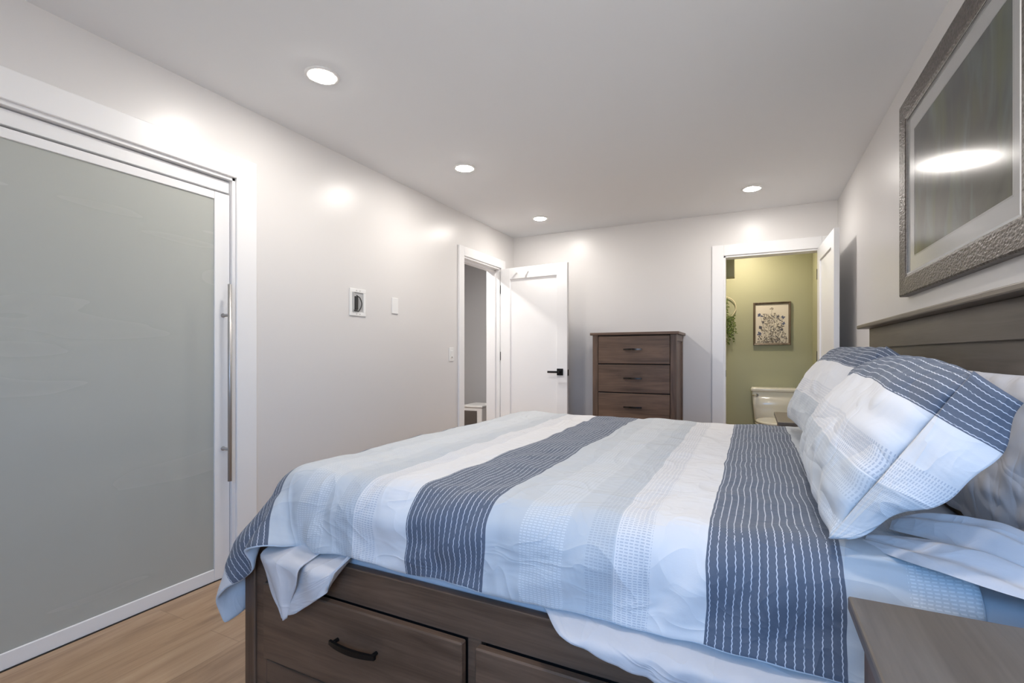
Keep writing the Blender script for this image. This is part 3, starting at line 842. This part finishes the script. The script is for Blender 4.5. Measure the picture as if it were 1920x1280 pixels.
# bunched top end beside the pillows
def bunch(name, path, wid, hgt, seed, parent):
    n, mN = 60, 22
    Q = np.zeros((n, mN, 3)); QU = np.zeros((n, mN, 2))
    pp = np.array(path); tt = np.linspace(0, 1, len(pp))
    for i in range(n):
        t = i / (n - 1)
        c = np.array([np.interp(t, tt, pp[:, k]) for k in range(3)])
        c2 = np.array([np.interp(min(1, t + 0.02), tt, pp[:, k]) for k in range(3)]); c1 = np.array([np.interp(max(0, t - 0.02), tt, pp[:, k]) for k in range(3)])
        d = c2 - c1; sdv = np.array([-d[1], d[0], 0]); sdv /= np.linalg.norm(sdv)
        for j in range(mN):
            v = -1 + 2 * j / (mN - 1)
            ta = math.sin(PI * min(0.97, 0.04 + t * 0.96)) ** 0.5
            wv = wid * (0.85 + 0.2 * nz(t * 3, seed, 1)) * ta
            hh = ta * (hgt * (1 - v * v) * (0.9 + 0.3 * nz(t * 3 + seed, v, 2)) + 0.010 * (1 - v * v) * math.sin(v * 9 + t * 2.5 + seed))
            Q[i, j] = c + sdv * (v * wv) + np.array([0, 0, max(0.001, hh)])
            QU[i, j] = (v * 0.16, t * 0.30)
    o = grid_mesh(name, Q, QU, MAT['sheet'], parent)
    m_ = o.modifiers.new('smooth', 'SUBSURF'); m_.levels = 1; m_.render_levels = 1
    return o
bunch('sheet_fold', [(0.22, 1.26, 0.742), (0.33, 1.175, 0.750), (0.43, 1.125, 0.742), (0.545, 1.085, 0.715)], 0.085, 0.034, 2.0, sh)
bunch('sheet_fold', [(0.28, 1.33, 0.755), (0.37, 1.235, 0.775), (0.44, 1.16, 0.772), (0.50, 1.10, 0.745)], 0.055, 0.055, 5.5, sh)

# ------------------------------------------------------------------ framed picture on the right wall
PY0, PY1, PZ0, PZ1 = 1.617, 2.84, 1.404, 2.285
pc = empty('framed_picture', (XR, (PY0 + PY1) / 2, (PZ0 + PZ1) / 2), 0, 'large framed abstract picture with white mat hanging above the headboard', 'picture')
hy2, hz2 = (PY1 - PY0) / 2, (PZ1 - PZ0) / 2
def hammered():
    k = NT('hammered grey brown frame', 0.38, 0.5, 0.35)
    v = k.coord()
    vo = k.n('ShaderNodeTexVoronoi'); k.t.links.new(k.mapping(v, (60, 60, 110)), vo.inputs['Vector']); vo.inputs['Scale'].default_value = 1.0
    n_ = k.noise(k.mapping(v, (90, 90, 200)), 1.0, 3)
    f_ = k.M('ADD', k.M('MULTIPLY', vo.outputs['Distance'], 0.6), k.M('MULTIPLY', n_, 0.5))
    k.color(k.ramp(f_, [(0.2, (0.05, 0.042, 0.037)), (0.8, (0.155, 0.135, 0.122))]))
    k.bump(f_, 0.6, 0.006)
    return k.m
def frame(mb, hy, hz, w_, x0, x1):
    """mitred picture frame lying against x=x1 (wall), face at x0; profile slopes to the inside"""
    rings = []
    for (sy, sz) in ((-1, -1), (1, -1), (1, 1), (-1, 1)):
        rings.append([(x1, sy * hy, sz * hz), (x0 + 0.004, sy * hy, sz * hz), (x0, sy * (hy - 0.006), sz * (hz - 0.006)),
                      (x0 + 0.004, sy * (hy - w_ + 0.012), sz * (hz - w_ + 0.012)), (x0 + 0.010, sy * (hy - w_), sz * (hz - w_)), (x1, sy * (hy - w_), sz * (hz - w_))])
    vs = [[mb.bm.verts.new(p) for p in r] for r in rings]
    for i in range(4):
        a, b = vs[i], vs[(i + 1) % 4]
        for k in range(6): mb.bm.faces.new((a[k], a[(k + 1) % 6], b[(k + 1) % 6], b[k]))
    return mb
frame(MB(), hy2, hz2, 0.092, -0.034, -0.001).build('frame', hammered(), pc)
frame(MB(), hy2 - 0.091, hz2 - 0.091, 0.009, -0.027, -0.012).build('inner_lip', MAT['plastic'], pc)
MB().box(-0.0145, -0.012, -hy2 + 0.09, hy2 - 0.09, -hz2 + 0.09, hz2 - 0.09).build('mat_board', plain('white mat board', (0.86, 0.86, 0.86), 0.7), pc)
def abstract():
    k = NT('abstract painting print', 0.5, 0.3)
    v = k.coord()
    sx = k.n('ShaderNodeSeparateXYZ'); k.t.links.new(v, sx.inputs[0])
    a_ = k.noise(k.mapping(v, (1, 5, 1.4)), 1.6, 4, 0.55, 0.6)
    b_ = k.noise(k.mapping(v, (1, 2.2, 3.2)), 1.1, 5, 0.6, 1.0)
    h = k.M('ADD', k.M('MULTIPLY', sx.outputs[2], 0.55), k.M('MULTIPLY', k.M('SUBTRACT', b_, 0.5), 0.7))
    c_ = k.ramp(k.M('ADD', h, 0.5), [(0.2, (0.10, 0.105, 0.07)), (0.45, (0.22, 0.22, 0.18)), (0.62, (0.15, 0.165, 0.165)), (0.85, (0.22, 0.235, 0.24))])
    c2 = k.mix(k.M('MULTIPLY', k.M('GREATER_THAN', a_, 0.5), k.M('MULTIPLY', k.M('SUBTRACT', a_, 0.5), 4.5)), c_, (0.30, 0.38, 0.37))
    c3 = k.mix(k.ramp(k.noise(k.mapping(v, (1, 7, 2)), 1.3, 3), [(0.5, (0, 0, 0)), (0.7, (0.7, 0.7, 0.7))]), c2, (0.25, 0.28, 0.13))
    k.color(c3)
    return k.m
MB().box(-0.0152, -0.0140, -hy2 + 0.165, hy2 - 0.165, -hz2 + 0.165, hz2 - 0.165).build('print', abstract(), pc)
frame(MB(), hy2 - 0.160, hz2 - 0.160, 0.007, -0.0165, -0.0140).build('mat_bevel', MAT['plastic'], pc)
gme = bpy.data.meshes.new('glazing')
gy, gz = hy2 - 0.092, hz2 - 0.092
gme.from_pydata([(-0.0205, -gy, -gz), (-0.0205, -gy, gz), (-0.0205, gy, gz), (-0.0205, gy, -gz)], [], [(0, 1, 2, 3)])
if gme.polygons[0].normal.x > 0: gme.flip_normals()
gme.materials.append(thin_glass())
link('glazing', gme, pc)

# ------------------------------------------------------------------ bathroom: toilet, botanical picture, hoop wreath
tl = empty('toilet', (0.215, 6.0, 0), 0, 'cream white toilet with a tapered tank under the botanical picture', 'toilet')
m = MB()
m.loft([rrect(0, 0.175, 0.185, 0.085, 0.03, 0.385), rrect(0, 0.175, 0.190, 0.09, 0.03, 0.40), rrect(0, 0.18, 0.205, 0.098, 0.03, 0.56), rrect(0, 0.18, 0.217, 0.102, 0.03, 0.725)], smooth=True)
m.build('tank', MAT['porcelain'], tl)
m = MB(); m.loft([rrect(0, 0.18, 0.222, 0.106, 0.03, 0.722), rrect(0, 0.18, 0.228, 0.11, 0.03, 0.728), rrect(0, 0.18, 0.228, 0.11, 0.03, 0.752), rrect(0, 0.18, 0.22, 0.103, 0.03, 0.766)], smooth=True)
m.build('tank_lid', MAT['porcelain'], tl)
m = MB(); m.tube([(-0.165, 0.085, 0.685), (-0.165, 0.062, 0.685)], 0.014, 12); m.tube([(-0.160, 0.066, 0.685), (-0.185, 0.060, 0.682), (-0.235 + 0.02, 0.06, 0.676)], [0.008, 0.007, 0.006], 8)
m.build('flush_lever', MAT['chrome'], tl)
def egg(z, w_, l0, l1, n=32):
    out = []
    for k in range(n):
        a = 2 * PI * k / n
        out.append((w_ * math.sin(a), (l0 if math.cos(a) > 0 else l1) * math.cos(a) - 0.16, z))
    return out
m = MB(); m.loft([egg(0.0, 0.12, 0.22, 0.14), egg(0.05, 0.11, 0.22, 0.13), egg(0.18, 0.12, 0.22, 0.16), egg(0.30, 0.165, 0.23, 0.25), egg(0.385, 0.18, 0.24, 0.29), egg(0.395, 0.178, 0.235, 0.285)])
m.box(-0.12, 0.12, 0.02, 0.2, 0.0, 0.385, 0.02, 2)
m.build('bowl', MAT['porcelain'], tl)
m = MB(); m.loft([egg(0.397, 0.183, 0.235, 0.29), egg(0.400, 0.187, 0.24, 0.295), egg(0.412, 0.187, 0.24, 0.295), egg(0.415, 0.183, 0.235, 0.29)]); m.build('seat', MAT['porcelain'], tl)
m = MB(); m.loft([egg(0.420, 0.180, 0.235, 0.288), egg(0.423, 0.185, 0.24, 0.293), egg(0.436, 0.183, 0.24, 0.29), egg(0.443, 0.165, 0.22, 0.27)]); m.build('seat_lid', MAT['porcelain'], tl)

bpz0, bpz1, bpx0, bpx1 = 1.243, 1.733, 0.012, 0.392
bpic = empty('botanical_picture', ((bpx0 + bpx1) / 2, BY, (bpz0 + bpz1) / 2), PI / 2, 'small wood framed picture of blue and grey wildflowers on the green wall', 'picture')
hy3, hz3 = (bpx1 - bpx0) / 2, (bpz1 - bpz0) / 2
bf = frame(MB(), hy3, hz3, 0.024, -0.03, -0.001).build('frame', wood('weathered brown frame', (0.07, 0.05, 0.035), (0.20, 0.155, 0.115), 2), bpic)
MB().box(-0.012, -0.004, -hy3 + 0.02, hy3 - 0.02, -hz3 + 0.02, hz3 - 0.02).build('canvas', plain('cream canvas', (0.74, 0.69, 0.62), 0.8), bpic)
bf.rotation_euler = (0, 0, 0)
rnd = random.Random(11)
fm = MB()
def petal(y, z, ang, L, W_, mi):
    fm.mi = mi
    ca, sa = math.cos(ang), math.sin(ang)
    pts = [(0, 0), (L * 0.35, W_), (L * 0.8, W_ * 0.7), (L, 0), (L * 0.8, -W_ * 0.7), (L * 0.35, -W_)]
    vs = [fm.bm.verts.new((-0.0126 - 0.0004 * rnd.random(), y + p[0] * ca - p[1] * sa, z + p[0] * sa + p[1] * ca)) for p in pts]
    fm.bm.faces.new(vs).material_index = mi
def stem_(y0, z0, y1, z1):
    dy = 0.0012
    vs = [fm.bm.verts.new((-0.0124, y, z)) for (y, z) in ((y0 - dy, z0), (y0 + dy, z0), (y1 + dy, z1), (y1 - dy, z1))]
    fm.bm.faces.new(vs).material_index = 2
zb = -hz3 + 0.03
for (fy, fz, rr, mi) in ((0.0, 0.17, 0.024, 3), (-0.115, 0.095, 0.034, 0), (0.115, 0.07, 0.024, 0), (0.06, 0.075, 0.018, 1), (0.03, 0.11, 0.018, 3), (0.115, 0.0, 0.024, 0), (-0.115, -0.045, 0.028, 1), (-0.13, -0.115, 0.032, 0), (-0.05, 0.10, 0.016, 3), (-0.02, 0.07, 0.02, 3), (0.10, -0.07, 0.022, 1), (-0.09, 0.02, 0.02, 1)):
    fy = -fy
    stem_(fy * 0.4, zb, fy, fz)
    for q in range(7): petal(fy, fz, rnd.random() * 6.28, rr * rnd.uniform(0.6, 1.0), rr * 0.28, mi)
for q in range(420):
    zz = zb + (rnd.random() ** 1.5) * 0.32
    half = 0.15 * (1 - 0.45 * (zz - zb) / 0.32)
    yy2 = rnd.uniform(-half, half)
    L = rnd.uniform(0.010, 0.028)
    petal(yy2, zz, rnd.random() * 6.28, L, L * 0.22, rnd.choice((1, 2, 2, 3, 3, 4)))
fmats = [plain('ink blue', (0.10, 0.12, 0.22), 0.8), plain('ink slate', (0.10, 0.10, 0.13), 0.8), plain('ink brown', (0.13, 0.11, 0.09), 0.8), plain('ink taupe', (0.36, 0.32, 0.28), 0.8), plain('ink grey', (0.20, 0.19, 0.18), 0.8)]
fm.build('printed_flowers', fmats, bpic)

wr = empty('hoop_wreath', (-0.299, BY, 1.687), 0, 'pale hoop wreath with trailing green leaves on the bathroom wall', 'wreath')
R_ = 0.13
MB().tube([(R_ * math.cos(2 * PI * k / 48), -0.02, R_ * math.sin(2 * PI * k / 48)) for k in range(49)], 0.0055, 8, cap=False).build('hoop', plain('pale hoop', (0.75, 0.68, 0.5), 0.4), wr)
lm = MB(); rnd = random.Random(5)
for s_i in range(46):
    a = rnd.uniform(1.7, 5.2); y0 = -0.025
    p = Vector((R_ * math.cos(a) * rnd.uniform(0.55, 1) + 0.055, y0, R_ * math.sin(a) * 0.8 + 0.02))
    L = rnd.uniform(0.2, 0.38)
    sw = rnd.uniform(-0.05, 0.05)
    pts = [p + Vector((sw * t * t - 0.01 * t, -0.03 * math.sin(t * 2.5) - 0.008, -L * t)) for t in [i_ / 9 for i_ in range(10)]]
    lm.mi = 1; lm.tube(pts, 0.0012, 4)
    for pt in pts[1:]:
        for q in range(3):
            ang = rnd.uniform(0, 6.28); l_ = rnd.uniform(0.014, 0.026)
            dv = Vector((math.cos(ang), rnd.uniform(-0.7, 0.1), math.sin(ang) * 0.8 - 0.3)).normalized(); sdv = dv.cross(Vector((0, 1, 0.3))).normalized() * l_ * 0.28
            vs = [lm.bm.verts.new(c_) for c_ in (pt, pt + dv * l_ * 0.5 + sdv, pt + dv * l_, pt + dv * l_ * 0.5 - sdv)]
            lm.bm.faces.new(vs).material_index = rnd.choice((0, 0, 2))
lm.build('trailing_greenery', [plain('leaf green', (0.13, 0.20, 0.05), 0.5), plain('stem green', (0.12, 0.15, 0.06), 0.6), plain('leaf pale green', (0.24, 0.31, 0.10), 0.5)], wr)
